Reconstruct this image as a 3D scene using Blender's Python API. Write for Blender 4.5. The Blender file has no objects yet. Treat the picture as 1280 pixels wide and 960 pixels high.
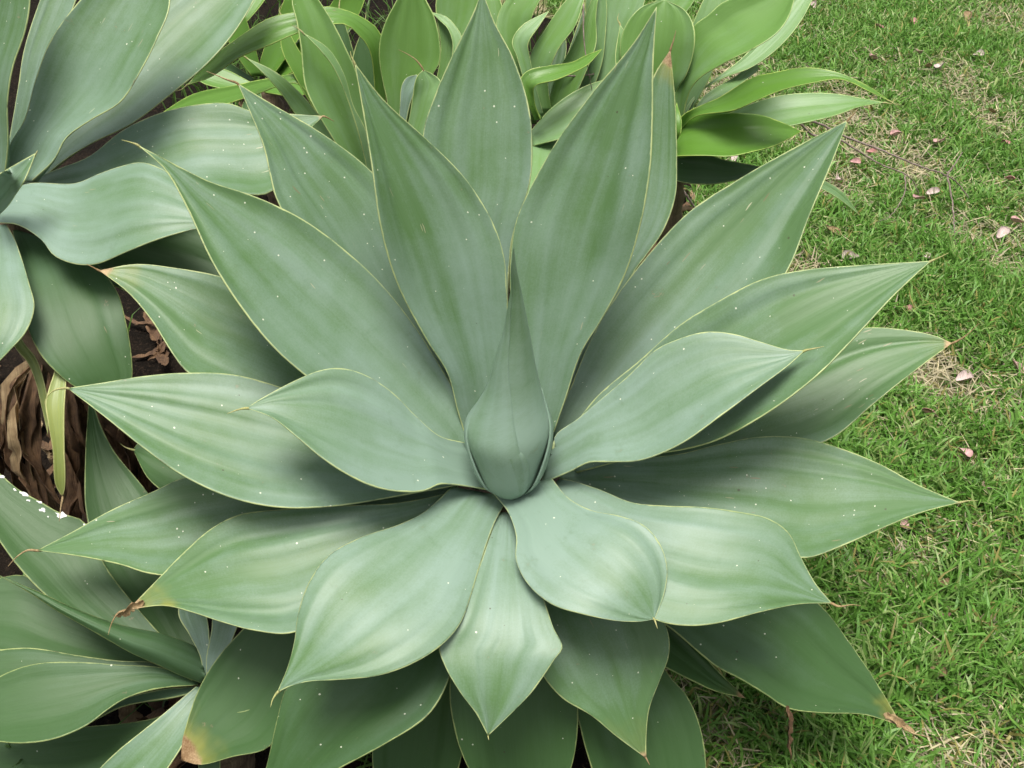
import bpy, math, random
import numpy as np
from mathutils import Vector, noise as mnoise

random.seed(7)
rng = np.random.default_rng(7)
scene = bpy.context.scene
col = scene.collection

# ------------------------------------------------------------------ camera
PW, PH, FPX = 1280.0, 960.0, 1372.0
PITCH = math.radians(40.0)
ZC, DC = 0.49, 1.43                       # height of the big rosette's heart, its distance
FWD = np.array([0, math.cos(PITCH), -math.sin(PITCH)])
RGT = np.array([1.0, 0, 0])
UPV = np.array([0, math.sin(PITCH), math.cos(PITCH)])
def ray(px, py):
    d = FWD + RGT * ((px - PW/2) / FPX) + UPV * ((PH/2 - py) / FPX)
    return d / np.linalg.norm(d)
CAM = np.array([0, 0, ZC]) - DC * ray(637, 600)
def on_z(px, py, z=0.0):
    d = ray(px, py)
    return CAM + d * ((z - CAM[2]) / d[2])
def at_dist(px, py, t):
    return CAM + ray(px, py) * t

cd = bpy.data.cameras.new('camera')
cd.sensor_width = 36.0
cd.lens = FPX / PW * 36.0
cd.clip_start = 0.02
cd.clip_end = 600
cam = bpy.data.objects.new('camera', cd)
col.objects.link(cam)
cam.location = CAM
cam.rotation_euler = (math.pi/2 - PITCH, 0, 0)
scene.camera = cam

# ------------------------------------------------------------------ sky, sun, exposure
SUN_EL, SUN_AZ = math.radians(83), math.radians(200)     # azimuth from +Y towards +X
world = bpy.data.worlds.new('World')
scene.world = world
world.use_nodes = True
wn, wl = world.node_tree.nodes, world.node_tree.links
wn.clear()
sky = wn.new('ShaderNodeTexSky')
sky.sky_type = 'NISHITA'
sky.sun_disc = False
sky.sun_elevation = SUN_EL
sky.sun_rotation = SUN_AZ
sky.air_density = 1.0
sky.dust_density = 6.0
sky.ozone_density = 1.0
hs = wn.new('ShaderNodeHueSaturation')
hs.inputs['Saturation'].default_value = 0.35
bg = wn.new('ShaderNodeBackground')
bg.inputs['Strength'].default_value = 0.06
wo = wn.new('ShaderNodeOutputWorld')
wl.new(sky.outputs['Color'], hs.inputs['Color'])
wl.new(hs.outputs['Color'], bg.inputs['Color'])
wl.new(bg.outputs['Background'], wo.inputs['Surface'])

sd = bpy.data.lights.new('sun', 'SUN')
sd.energy = 1.5
sd.angle = math.radians(26)
sd.color = (1.0, 0.96, 0.9)
sun = bpy.data.objects.new('sun', sd)
col.objects.link(sun)
sv = Vector((math.sin(SUN_AZ)*math.cos(SUN_EL), math.cos(SUN_AZ)*math.cos(SUN_EL), math.sin(SUN_EL)))
sun.rotation_euler = sv.to_track_quat('Z', 'Y').to_euler()
sun.location = (0, 0, 6)

scene.view_settings.view_transform = 'Standard'
scene.view_settings.look = 'None'
scene.view_settings.exposure = 1.38
scene.view_settings.gamma = 1.0
scene.view_settings.use_curve_mapping = False
scene.render.engine = 'CYCLES'
scene.cycles.max_bounces = 6
scene.cycles.diffuse_bounces = 3
scene.cycles.glossy_bounces = 2
scene.cycles.transmission_bounces = 2
scene.cycles.use_adaptive_sampling = True
scene.cycles.adaptive_threshold = 0.02

# ------------------------------------------------------------------ material helpers
class NT:
    def __init__(self, name):
        self.m = bpy.data.materials.new(name)
        self.m.use_nodes = True
        self.t = self.m.node_tree
        self.n, self.l = self.t.nodes, self.t.links
        self.n.clear()
        self.out = self.n.new('ShaderNodeOutputMaterial')
        self.b = self.n.new('ShaderNodeBsdfPrincipled')
        self.l.new(self.b.outputs[0], self.out.inputs[0])
    def set(self, sock, v):
        if hasattr(v, 'is_output'):
            self.l.new(v, sock)
        else:
            sock.default_value = v
    def math(self, op, a, b=None, c=None, clamp=False):
        n = self.n.new('ShaderNodeMath'); n.operation = op; n.use_clamp = clamp
        self.set(n.inputs[0], a)
        if b is not None: self.set(n.inputs[1], b)
        if c is not None: self.set(n.inputs[2], c)
        return n.outputs[0]
    def mix(self, f, a, b):
        n = self.n.new('ShaderNodeMix'); n.data_type = 'RGBA'
        self.set(n.inputs[0], f)
        for s, v in ((n.inputs[6], a), (n.inputs[7], b)):
            if isinstance(v, tuple) and len(v) == 3: v = (*v, 1)
            self.set(s, v)
        return n.outputs[2]
    def rng(self, v, a, b, c=0.0, d=1.0, smooth=True):
        n = self.n.new('ShaderNodeMapRange')
        n.interpolation_type = 'SMOOTHSTEP' if smooth else 'LINEAR'
        self.set(n.inputs[0], v)
        for i, x in enumerate((a, b, c, d)): self.set(n.inputs[i+1], x)
        return n.outputs[0]
    def noise(self, vec, scale, detail=3, rough=0.5, dist=0.0):
        n = self.n.new('ShaderNodeTexNoise')
        self.set(n.inputs['Vector'], vec)
        n.inputs['Scale'].default_value = scale
        n.inputs['Detail'].default_value = detail
        n.inputs['Roughness'].default_value = rough
        n.inputs['Distortion'].default_value = dist
        return n.outputs[0]
    def xyz(self, x, y, z=0.0):
        n = self.n.new('ShaderNodeCombineXYZ')
        for i, v in enumerate((x, y, z)): self.set(n.inputs[i], v)
        return n.outputs[0]
    def sep(self, v):
        n = self.n.new('ShaderNodeSeparateXYZ'); self.set(n.inputs[0], v)
        return n.outputs
    def uv(self, name):
        n = self.n.new('ShaderNodeUVMap'); n.uv_map = name
        return n.outputs[0]
    def attr(self, name):
        n = self.n.new('ShaderNodeAttribute'); n.attribute_name = name
        return n
    def obj(self):
        return self.n.new('ShaderNodeTexCoord').outputs['Object']
    def voro(self, vec, scale, feature='F1'):
        n = self.n.new('ShaderNodeTexVoronoi'); n.feature = feature
        self.set(n.inputs['Vector'], vec); n.inputs['Scale'].default_value = scale
        return n
    def bump(self, h, strength, dist):
        n = self.n.new('ShaderNodeBump')
        n.inputs['Strength'].default_value = strength
        n.inputs['Distance'].default_value = dist
        self.set(n.inputs['Height'], h)
        self.l.new(n.outputs[0], self.b.inputs['Normal'])

def leaf_material(name, green, blue, margin, rough=0.46, trans=0.0, dark=None, spec=0.45):
    """waxy agave blade: bloom streaks, pale horny margin, dry tip, specks and scratches"""
    k = NT(name)
    u, v, _ = k.sep(k.uv('blade'))           # 0..1 across, 0..1 along
    mx, my, _ = k.sep(k.uv('metric'))        # metres across, metres along
    ed, td, _ = k.sep(k.uv('edge'))          # metres to the margin, metres to the tip
    A = k.attr('leafdata')
    r, g, b = k.sep(A.outputs['Color'])
    a = A.outputs['Alpha']
    seed = k.math('MULTIPLY', b, 60.0)
    # long soft bands of bloom that converge to the tip
    s1 = k.noise(k.xyz(k.math('MULTIPLY', u, 4.0), k.math('MULTIPLY', v, 1.2), seed), 1.0, 2, 0.5)
    s2 = k.noise(k.xyz(k.math('MULTIPLY', u, 13), k.math('MULTIPLY', v, 2.0), k.math('ADD', seed, 9.0)), 1.0, 2, 0.5)
    blot = k.noise(k.xyz(mx, my, seed), 14.0, 3, 0.6)
    fine = k.noise(k.xyz(k.math('MULTIPLY', mx, 600), k.math('MULTIPLY', my, 14), seed), 1.0, 2, 0.6)
    powder = k.noise(k.xyz(mx, my, seed), 420.0, 2, 0.7)
    f = k.math('ADD', k.rng(s1, 0.25, 0.75, -0.27, 0.27), k.rng(s2, 0.25, 0.75, -0.09, 0.09))
    f = k.math('ADD', f, k.rng(blot, 0.25, 0.75, -0.17, 0.17))
    f = k.math('ADD', f, k.rng(powder, 0.25, 0.75, -0.09, 0.09))
    f = k.math('ADD', f, g)
    f = k.math('ADD', f, k.rng(v, 0.02, 0.9, 0.34, -0.22))
    f = k.math('MINIMUM', k.math('MAXIMUM', f, 0.0), 1.0)
    c = k.mix(f, green, blue)
    # greener, slightly darker fleck patches where the bloom is rubbed off
    rubn = k.noise(k.xyz(mx, my, k.math('ADD', seed, 3.3)), 38.0, 4, 0.7)
    rub = k.rng(rubn, 0.56, 0.74)
    c = k.mix(k.math('MULTIPLY', rub, 0.25), c, tuple(x*0.78 for x in green))
    c = k.mix(k.math('MULTIPLY', k.rng(k.math('ADD', rubn, k.math('MULTIPLY', fine, 0.10)), 0.735, 0.80), 0.42), c, (0.26, 0.19, 0.115))
    fc = k.rng(fine, 0.2, 0.8, 0.0, 0.09, False)
    c = k.mix(fc, c, tuple(min(1, x*1.45) for x in blue))
    # yellowing toward the tip of old blades, driven per leaf
    old = k.math('MULTIPLY', k.rng(k.math('ADD', td, k.math('MULTIPLY', k.math('SUBTRACT', blot, 0.5), 0.12)), 0.012, 0.06, 1.0, 0.0), k.rng(r, 0.008, 0.03))
    c = k.mix(k.math('MULTIPLY', old, 0.75), c, (0.34, 0.30, 0.05))
    # white specks
    vo = k.voro(k.xyz(mx, my, seed), 150.0)
    vc = k.sep(vo.outputs['Color'])
    sp = k.math('MULTIPLY', k.math('LESS_THAN', vo.outputs['Distance'], k.math('MULTIPLY', k.math('MULTIPLY', vc[1], vc[1]), 0.20)), k.math('GREATER_THAN', k.math('ADD', vc[0], k.math('MULTIPLY', k.math('MULTIPLY', a, k.rng(blot, 0.38, 0.66, 0.05, 1.0)), 0.6)), 0.975))
    c = k.mix(k.math('MULTIPLY', sp, 0.85), c, (0.62, 0.64, 0.5))
    # dark pin pricks
    vd = k.voro(k.xyz(mx, my, k.math('ADD', seed, 20)), 55.0)
    vdc = k.sep(vd.outputs['Color'])
    dk = k.math('MULTIPLY', k.math('LESS_THAN', vd.outputs['Distance'], k.math('MULTIPLY', vdc[1], 0.10)), k.math('GREATER_THAN', vdc[0], 0.93))
    c = k.mix(k.math('MULTIPLY', dk, 0.7), c, (0.05, 0.04, 0.02))
    # dry scratches, thin, across and along the blade, in patches
    wob = blot
    vs = k.voro(k.xyz(k.math('MULTIPLY', k.math('ADD', mx, k.math('MULTIPLY', wob, 0.012)), 260), k.math('MULTIPLY', k.math('ADD', my, k.math('MULTIPLY', mx, 0.7)), 28), seed), 1.0)
    vsc = k.sep(vs.outputs['Color'])
    patch = k.rng(k.math('ADD', k.noise(k.xyz(mx, my, k.math('ADD', seed, 41)), 9.0, 1), k.math('MULTIPLY', k.math('SUBTRACT', a, 0.35), 0.30)), 0.58, 0.68)
    sc = k.math('MULTIPLY', k.math('LESS_THAN', vs.outputs['Distance'], 0.2), k.math('GREATER_THAN', vsc[0], 0.86))
    sc = k.math('MULTIPLY', k.math('MULTIPLY', sc, patch), k.math('GREATER_THAN', a, 0.3))
    c = k.mix(k.math('MULTIPLY', sc, 0.7), c, k.mix(vsc[1], (0.5, 0.5, 0.33), (0.16, 0.09, 0.04)))
    # pale margin
    edn = k.math('ADD', ed, k.math('MULTIPLY', k.math('SUBTRACT', rubn, 0.45), 0.0045))
    mg = k.rng(edn, 0.0004, 0.0019, 1.0, 0.0)
    mgc = k.mix(k.rng(rubn, 0.58, 0.72), margin, (0.22, 0.14, 0.06))
    c = k.mix(k.math('MULTIPLY', mg, k.rng(blot, 0.3, 0.6, 0.45, 0.85)), c, mgc)
    # dry brown tip
    tn = k.math('ADD', td, k.math('MULTIPLY', k.math('SUBTRACT', blot, 0.5), 0.05))
    br = k.math('MULTIPLY', k.rng(k.math('SUBTRACT', tn, r), -0.004, 0.004, 1.0, 0.0), k.math('GREATER_THAN', r, 0.0005))
    brc = k.mix(k.rng(k.math('ADD', k.math('MULTIPLY', blot, 0.75), k.math('MULTIPLY', powder, 0.25)), 0.35, 0.65), (0.15, 0.08, 0.03), (0.46, 0.34, 0.19))
    c = k.mix(br, c, brc)
    k.set(k.b.inputs['Base Color'], c)
    k.set(k.b.inputs['Roughness'], k.math('ADD', k.rng(powder, 0.3, 0.7, rough - 0.01, rough + 0.03), k.math('MULTIPLY', br, 0.3)))
    k.b.inputs['Specular IOR Level'].default_value = spec
    h = k.math('ADD', k.math('MULTIPLY', s1, 1.0), k.math('MULTIPLY', s2, 0.35))
    h = k.math('ADD', h, k.math('MULTIPLY', blot, 0.3))
    k.bump(h, 0.25, 0.005)
    if trans > 0:
        tr = k.n.new('ShaderNodeBsdfTranslucent')
        tc = k.mix(0.6, c, (0.25, 0.42, 0.05))
        k.l.new(tc, tr.inputs['Color'])
        mxs = k.n.new('ShaderNodeMixShader'); mxs.inputs[0].default_value = trans
        k.l.new(k.b.outputs[0], mxs.inputs[1]); k.l.new(tr.outputs[0], mxs.inputs[2])
        k.l.new(mxs.outputs[0], k.out.inputs[0])
    return k.m

M = {}
M['glaucous'] = leaf_material('glaucous_leaf', (0.074, 0.152, 0.046), (0.188, 0.274, 0.212), (0.46, 0.52, 0.22))
M['young'] = leaf_material('young_leaf', (0.125, 0.255, 0.050), (0.195, 0.325, 0.150), (0.48, 0.58, 0.22), 0.42, 0.12)
M['shade'] = leaf_material('shaded_leaf', (0.040, 0.094, 0.024), (0.080, 0.145, 0.078), (0.34, 0.40, 0.15), 0.5, 0.0, None, 0.35)  # less bloom; greens also darkened to carry deep shade on low and rear leaves
M['bright'] = leaf_material('bright_leaf', (0.105, 0.235, 0.028), (0.130, 0.260, 0.060), (0.45, 0.58, 0.14), 0.38, 0.18)
M['yellowing'] = leaf_material('yellowing_leaf', (0.24, 0.28, 0.07), (0.17, 0.24, 0.10), (0.48, 0.48, 0.2))

def dry_material(name, c1, c2):
    k = NT(name)
    o = k.obj()
    n = k.noise(o, 45.0, 5, 0.65)
    u, v, _ = k.sep(o)
    st = k.noise(k.xyz(k.math('MULTIPLY', u, 500), k.math('MULTIPLY', v, 40), 0), 1.0, 3)
    c = k.mix(k.rng(n, 0.3, 0.7), c1, c2)
    c = k.mix(k.rng(st, 0.35, 0.7, 0, 0.5), c, tuple(x*0.5 for x in c1))
    k.set(k.b.inputs['Base Color'], c)
    k.b.inputs['Roughness'].default_value = 0.8
    k.bump(k.math('ADD', n, st), 0.5, 0.003)
    return k.m
M['dry'] = dry_material('dry_leaf', (0.070, 0.036, 0.017), (0.20, 0.115, 0.055))
M['straw'] = dry_material('straw_leaf', (0.24, 0.16, 0.08), (0.38, 0.28, 0.15))
M['spine'] = dry_material('spine_horn', (0.24, 0.15, 0.065), (0.42, 0.31, 0.16))
M['spine_green'] = dry_material('spine_pale', (0.34, 0.36, 0.12), (0.46, 0.42, 0.2))
M['twig'] = dry_material('twig_bark', (0.17, 0.125, 0.10), (0.34, 0.27, 0.23))
M['stem'] = dry_material('plant_stem', (0.09, 0.06, 0.035), (0.2, 0.15, 0.09))
M['petal_pink'] = dry_material('petal_pink', (0.52, 0.30, 0.28), (0.66, 0.44, 0.42))
M['petal_pale'] = dry_material('petal_pale', (0.55, 0.44, 0.40), (0.70, 0.58, 0.54))
M['petal_rose'] = dry_material('petal_rose', (0.42, 0.19, 0.18), (0.6, 0.34, 0.3))

# ------------------------------------------------------------------ object helpers
def link(name, me, mat, parent=None):
    o = bpy.data.objects.new(name, me)
    if mat: me.materials.append(mat)
    col.objects.link(o)
    if parent is not None: o.parent = parent
    return o
def tag(o, label=None, cat=None, group=None, kind=None):
    if label: o['label'] = label
    if cat: o['category'] = cat
    if group: o['group'] = group
    if kind: o['kind'] = kind
    return o
def empty(name, loc):
    o = bpy.data.objects.new(name, None)
    o.empty_display_size = 0.05
    o.location = loc
    col.objects.link(o)
    return o
def mesh(name, verts, faces, smooth=True):
    me = bpy.data.meshes.new(name)
    me.from_pydata([tuple(v) for v in verts], [], faces)
    if smooth: me.polygons.foreach_set('use_smooth', [True]*len(me.polygons))
    me.update()
    return me
def local(o_parent, pts):
    return np.asarray(pts) - np.array(o_parent.location)

def spline(pts, n):
    """centripetal Catmull-Rom through pts, resampled to n+1 points of equal arc length"""
    P = np.asarray(pts, float)
    if len(P) == 2:
        t = np.linspace(0, 1, n+1)[:, None]
        return P[0]*(1-t) + P[1]*t
    P = np.vstack([2*P[0]-P[1], P, 2*P[-1]-P[-2]])
    out = []
    for i in range(1, len(P)-2):
        p0, p1, p2, p3 = P[i-1:i+3]
        t0 = 0; t1 = t0+max(1e-6, np.linalg.norm(p1-p0)**.5); t2 = t1+max(1e-6, np.linalg.norm(p2-p1)**.5); t3 = t2+max(1e-6, np.linalg.norm(p3-p2)**.5)
        t = np.linspace(t1, t2, 14, endpoint=False)[:, None]
        A1 = (t1-t)/(t1-t0)*p0+(t-t0)/(t1-t0)*p1; A2 = (t2-t)/(t2-t1)*p1+(t-t1)/(t2-t1)*p2; A3 = (t3-t)/(t3-t2)*p2+(t-t2)/(t3-t2)*p3
        B1 = (t2-t)/(t2-t0)*A1+(t-t0)/(t2-t0)*A2; B2 = (t3-t)/(t3-t1)*A2+(t-t1)/(t3-t1)*A3
        out.append((t2-t)/(t2-t1)*B1+(t-t1)/(t2-t1)*B2)
    C = np.vstack(out + [P[-2][None]])
    s = np.r_[0, np.cumsum(np.linalg.norm(np.diff(C, axis=0), axis=1))]
    q = np.linspace(0, s[-1], n+1)
    return np.stack([np.interp(q, s, C[:, j]) for j in range(C.shape[1])], 1)

def tube(pts, radii, seg=6):
    P = np.asarray(pts, float); n = len(P)
    verts, faces = [], []
    T = np.gradient(P, axis=0); T /= np.linalg.norm(T, axis=1)[:, None] + 1e-12
    ref = np.array([0.13, 0.31, 0.94])
    for i in range(n):
        a = np.cross(T[i], ref); a /= np.linalg.norm(a)+1e-12
        b = np.cross(T[i], a)
        for k in range(seg):
            w = 2*math.pi*k/seg
            verts.append(P[i] + radii[i]*(math.cos(w)*a + math.sin(w)*b))
    for i in range(n-1):
        for k in range(seg):
            faces.append((i*seg+k, i*seg+(k+1) % seg, (i+1)*seg+(k+1) % seg, (i+1)*seg+k))
    faces.append(tuple(range(seg-1, -1, -1))); faces.append(tuple((n-1)*seg+k for k in range(seg)))
    return verts, faces

def pts(s):
    return [tuple(float(c) for c in p.split(',')) for p in s.split()]
def smooth_rows(A, it):
    A = A.copy()
    for _ in range(it):
        A[1:-1] = 0.25*A[:-2] + 0.5*A[1:-1] + 0.25*A[2:]
    return A
def unit(v):
    return v / (np.linalg.norm(v) + 1e-12)

LEAF_LOG = []
GRIDS = {}
def agave_leaf(plant, tagname, centre, L, R, tip, elev, bow=-0.03, fold=10, face=0.4, dbase=0.0, mat='glaucous',
               blue=0.45, brown=0.0, specks=0.35, spine=None, nu=10, nv=44, thick=1.0, wave=1.0, spine_mat='spine_green', label=None):
    """One blade. Its margins are followed in the photograph; its depth comes from the heart of its own
    rosette (base) and from how steeply it rises (elev, degrees), with an arch (bow), a trough (fold)."""
    L, R, tip = pts(L), pts(R), pts(tip)[0]
    l2 = spline(L + [tip], nv); r2 = spline(R + [tip], nv)
    m2 = 0.5*(l2 + r2)
    # base: on the rosette's own level
    c = np.array(centre, float)
    d0 = ray(*m2[0])
    tb = np.linalg.norm(c - CAM)
    zb = c[2] + dbase
    th = (zb - CAM[2]) / d0[2]
    tb = min(max(th, tb - 0.10), tb + 0.10)
    B = CAM + d0*tb
    # tip: on its ray, where the chord from the base rises by elev
    dt = ray(*tip); te = math.tan(math.radians(elev))
    ts = np.linspace(4.5, 0.5, 1600)
    Q = CAM + ts[:, None]*dt
    dz = Q[:, 2] - B[2]; hd = np.linalg.norm(Q[:, :2] - B[:2], axis=1)
    f = np.arctan2(dz, hd) - math.radians(elev)
    idx = np.where(f >= 0)[0]
    i = idx[0] if len(idx) else int(np.argmax(f))
    tt = ts[i]
    s = np.r_[0, np.cumsum(np.linalg.norm(np.diff(m2, axis=0), axis=1))]; s /= s[-1]
    dep = tb + (tt - tb)*s + bow*4*s*(1-s)
    Mid = np.array([CAM + ray(*m2[j])*dep[j] for j in range(nv+1)])
    T = smooth_rows(np.gradient(Mid, axis=0), 4); T /= np.linalg.norm(T, axis=1)[:, None]
    axis = np.array([0, 0, 1.0])
    N = np.zeros_like(T)
    for j in range(nv+1):
        W = np.cross(T[j], axis)
        if np.linalg.norm(W) < 0.15: W = W + 0.15*RGT
        W = unit(W)
        n = unit(np.cross(W, T[j]))
        tc = unit(CAM - Mid[j])
        if n @ tc < 0: n = -n
        tcp = unit(tc - (tc @ T[j])*T[j])
        N[j] = unit((1-face)*n + face*tcp)
    N = smooth_rows(N, 6); N /= np.linalg.norm(N, axis=1)[:, None]
    fo = math.radians(fold)
    EL, ER = np.zeros_like(Mid), np.zeros_like(Mid)
    for j in range(nv+1):
        n0 = unit(N[j] - (N[j] @ T[j])*T[j])
        for E, e2 in ((EL, l2), (ER, r2)):
            d = ray(*e2[j])
            t0 = (n0 @ (Mid[j]-CAM)) / (n0 @ d) if abs(n0 @ d) > 0.12 else dep[j]
            off = CAM + d*t0 - Mid[j]
            side = unit(off - (off @ n0)*n0 - (off @ T[j])*T[j]) if np.linalg.norm(off) > 1e-5 else np.zeros(3)
            nn = unit(math.cos(fo)*n0 - math.sin(fo)*side)
            den = nn @ d
            t1 = (nn @ (Mid[j]-CAM)) / den if abs(den) > 0.12 else t0
            t1 = min(max(t1, dep[j]-0.11), dep[j]+0.11)
            E[j] = CAM + d*t1
    # smooth depth only, margins stay on their rays
    for E, e2 in ((EL, l2), (ER, r2)):
        dd = smooth_rows(np.linalg.norm(E - CAM, axis=1)[:, None], 8)[:, 0]
        dd[-1] = dep[-1]
        for j in range(nv+1): E[j] = CAM + ray(*e2[j])*dd[j]
    width = np.linalg.norm(EL - Mid, axis=1) + np.linalg.norm(ER - Mid, axis=1)
    slen = np.r_[0, np.cumsum(np.linalg.norm(np.diff(Mid, axis=0), axis=1))]
    LEAF_LOG.append((tagname, round(slen[-1], 2), round(width.max(), 3), round(float(Mid[-1, 2]), 2), round(float(tt-tb), 2)))
    us = np.sin(np.linspace(-1, 1, 2*nu+1)*math.pi/2*0.86)/math.sin(math.pi/2*0.86)
    ncol = len(us)
    seed = random.random()*100
    G = np.zeros((nv+1, ncol, 3)); uvb = np.zeros((nv+1, ncol, 2)); uvm = np.zeros_like(uvb); uve = np.zeros_like(uvb)
    for j in range(nv+1):
        hw = 0.5*width[j]
        for q, u in enumerate(us):
            E = EL[j] if u < 0 else ER[j]
            au = abs(u)
            P = Mid[j] + (E - Mid[j])*au
            hl = np.linalg.norm(E - Mid[j])
            P = P + N[j]*(math.tan(fo)*hl*(au*au - au)*0.9)
            # soft pleats, stronger towards the outer half
            w = wave*hw*(0.2+0.8*s[j])*math.sin(math.pi*au)
            P = P + N[j]*w*(0.13*mnoise.noise((u*2.6+seed, s[j]*1.1, seed)) + 0.09*mnoise.noise((u*5.5+seed, s[j]*1.2, seed+5)))
            P = P + N[j]*wave*0.05*hw*(1-au)*mnoise.noise((seed, s[j]*2.2, 3.3))
            G[j, q] = P
            uvb[j, q] = ((u+1)/2, s[j]); uvm[j, q] = (u*hl, slen[j])
            uve[j, q] = (hl*(1-au), slen[-1]-slen[j])
    GRIDS[tagname] = G
    dU = np.gradient(G, axis=1); dV = np.gradient(G, axis=0)
    NN = np.cross(dU, dV); NN /= np.linalg.norm(NN, axis=2)[..., None] + 1e-12
    sg = np.sign(np.sum(NN*N[:, None, :], axis=2)); sg[sg == 0] = 1
    NN *= sg[..., None]
    tk = np.zeros((nv+1, ncol))
    for j in range(nv+1):
        for q, u in enumerate(us):
            full = 0.0016 + (0.0055 + 0.016*(1-s[j])**3)*(1-u*u)*min(1, width[j]/0.05)
            tk[j, q] = thick*full*min(1, 0.12+(1-s[j])*6)
    Bk = G - NN*tk[..., None]
    V = np.vstack([G.reshape(-1, 3), Bk.reshape(-1, 3)])
    nb = (nv+1)*ncol
    F = []
    def vi(j, q, b=0): return b*nb + j*ncol + q
    for j in range(nv):
        for q in range(ncol-1):
            F.append((vi(j, q), vi(j, q+1), vi(j+1, q+1), vi(j+1, q)))
            F.append((vi(j, q, 1), vi(j+1, q, 1), vi(j+1, q+1, 1), vi(j, q+1, 1)))
        F.append((vi(j, 0), vi(j+1, 0), vi(j+1, 0, 1), vi(j, 0, 1)))
        F.append((vi(j, ncol-1), vi(j, ncol-1, 1), vi(j+1, ncol-1, 1), vi(j+1, ncol-1)))
    for q in range(ncol-1):
        F.append((vi(0, q), vi(0, q, 1), vi(0, q+1, 1), vi(0, q+1)))
        F.append((vi(nv, q), vi(nv, q+1), vi(nv, q+1, 1), vi(nv, q, 1)))
    me = mesh('leaf', local(plant, V), F)
    lv = np.zeros(len(me.loops), dtype=np.int32); me.loops.foreach_get('vertex_index', lv)
    for nm, arr in (('blade', uvb), ('metric', uvm), ('edge', uve)):
        lay = me.uv_layers.new(name=nm)
        a2 = np.vstack([arr.reshape(-1, 2)]*2)[lv]
        lay.data.foreach_set('uv', a2.ravel())
    ca = me.color_attributes.new('leafdata', 'FLOAT_COLOR', 'POINT')
    cc = np.tile(np.array([brown, blue, random.random(), specks]), (len(V), 1))
    ca.data.foreach_set('color', cc.ravel())
    o = link('leaf', me, M[mat], plant)
    if label: o['label'] = label
    # terminal spine
    if spine is not False:
        Pt = Mid[-1]; Td = T[-1]
        if spine is None:
            side = unit(np.cross(Td, N[-1]))
            ln = 0.022
            cp = [Pt - Td*0.006 - N[-1]*0.0026, Pt - N[-1]*.0006, Pt + Td*ln*0.5 + side*random.uniform(-.003, .003), Pt + Td*ln + side*random.uniform(-.008, .008)]
        else:
            sp = pts(spine)
            cp = [Pt - Td*0.006 - N[-1]*0.0026, Pt - N[-1]*.0006] + [CAM + ray(*p)*(tt) for p in sp]
        S = spline(cp, 14)
        rad = np.interp(np.linspace(0, 1, 15), [0, 0.25, 0.5, 1], [0.0016, 0.0017, 0.0010, 0.0003])
        vv, ff = tube(S, rad, 6)
        link('spine', mesh('spine', local(plant, vv), ff), M[spine_mat if brown <= 0.004 else 'spine'], o)
    return o

def stem(plant, top, radius, lean=(0, 0)):
    """short ringed stem from the soil to the heart of a rosette"""
    t = np.array(top); base = np.array([t[0]+lean[0], t[1]+lean[1], -0.03])
    n = 26
    P, rad = [], []
    for i in range(n+1):
        s = i/n
        P.append(base*(1-s) + t*s)
        rad.append(radius*(1.0+0.07*((i % 3) - 1) + 0.15*(1-s)) * (1.0 if s < .85 else 1.0-(s-.85)*2.5))
    vv, ff = tube(P, rad, 18)
    link('stem', mesh('stem', local(plant, vv), ff), M['stem'], plant)

# ------------------------------------------------------------------ the setting
def ground_material(name, c1, c2, c3, scale):
    k = NT(name)
    o = k.obj()
    a = k.noise(o, scale, 6, 0.65)
    b = k.noise(o, scale*14, 5, 0.7)
    c = k.mix(k.rng(a, 0.35, 0.65), c1, c2)
    c = k.mix(k.rng(b, 0.5, 0.72), c, c3)
    k.set(k.b.inputs['Base Color'], c)
    k.b.inputs['Roughness'].default_value = 0.95
    k.b.inputs['Specular IOR Level'].default_value = 0.1
    k.bump(k.math('ADD', a, b), 0.8, 0.02)
    return k.m
M['lawn_soil'] = ground_material('lawn_soil', (0.10, 0.13, 0.045), (0.19, 0.17, 0.085), (0.30, 0.25, 0.14), 2.2)
M['bed_soil'] = ground_material('bed_soil', (0.009, 0.007, 0.005), (0.018, 0.013, 0.009), (0.05, 0.034, 0.022), 9.0)

S = 260.0
tag(link('ground', mesh('ground', [(-S, -S, 0), (S, -S, 0), (S, S, 0), (-S, S, 0)], [(0, 1, 2, 3)], False), M['lawn_soil']), kind='structure')
# planting bed under the agaves: an uneven sheet with a wandering rim
BED = [(-4.2, -1.6), (-0.5, -0.55), (0.05, -0.30), (0.20, -0.08), (0.22, 0.25), (0.30, 0.6), (0.40, 0.95), (0.45, 1.4), (0.55, 1.9), (0.35, 2.6), (-0.4, 3.0), (-2.2, 3.2), (-4.5, 2.6)]
bp = spline([(*p, 0) for p in BED + [BED[0]]], 160)[:-1]
BEDP = np.array([(p[0] + 0.03*mnoise.noise((p[0]*5, p[1]*5, 1)), p[1] + 0.03*mnoise.noise((p[0]*5, p[1]*5, 7))) for p in bp])
def in_bed(x, y):
    x = np.asarray(x); y = np.asarray(y); ins = np.zeros(x.shape, bool)
    n = len(BEDP); j = n-1
    for i in range(n):
        xi, yi = BEDP[i]; xj, yj = BEDP[j]
        cnd = ((yi > y) != (yj > y)) & (x < (xj-xi)*(y-yi)/(yj-yi+1e-12)+xi)
        ins ^= cnd; j = i
    return ins
bedv, bedf = [], []
for ring, (sc, z) in enumerate(((1.0, 0.004), (0.985, 0.012), (0.94, 0.02), (0.7, 0.02), (0.35, 0.02))):
    cx, cy = -1.5, 0.8
    for x, y in BEDP:
        X, Y = cx+(x-cx)*sc, cy+(y-cy)*sc
        bedv.append((X, Y, z + (0.012*mnoise.noise((X*7, Y*7, 3)) if ring > 1 else 0)))
nB = len(BEDP)
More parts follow.
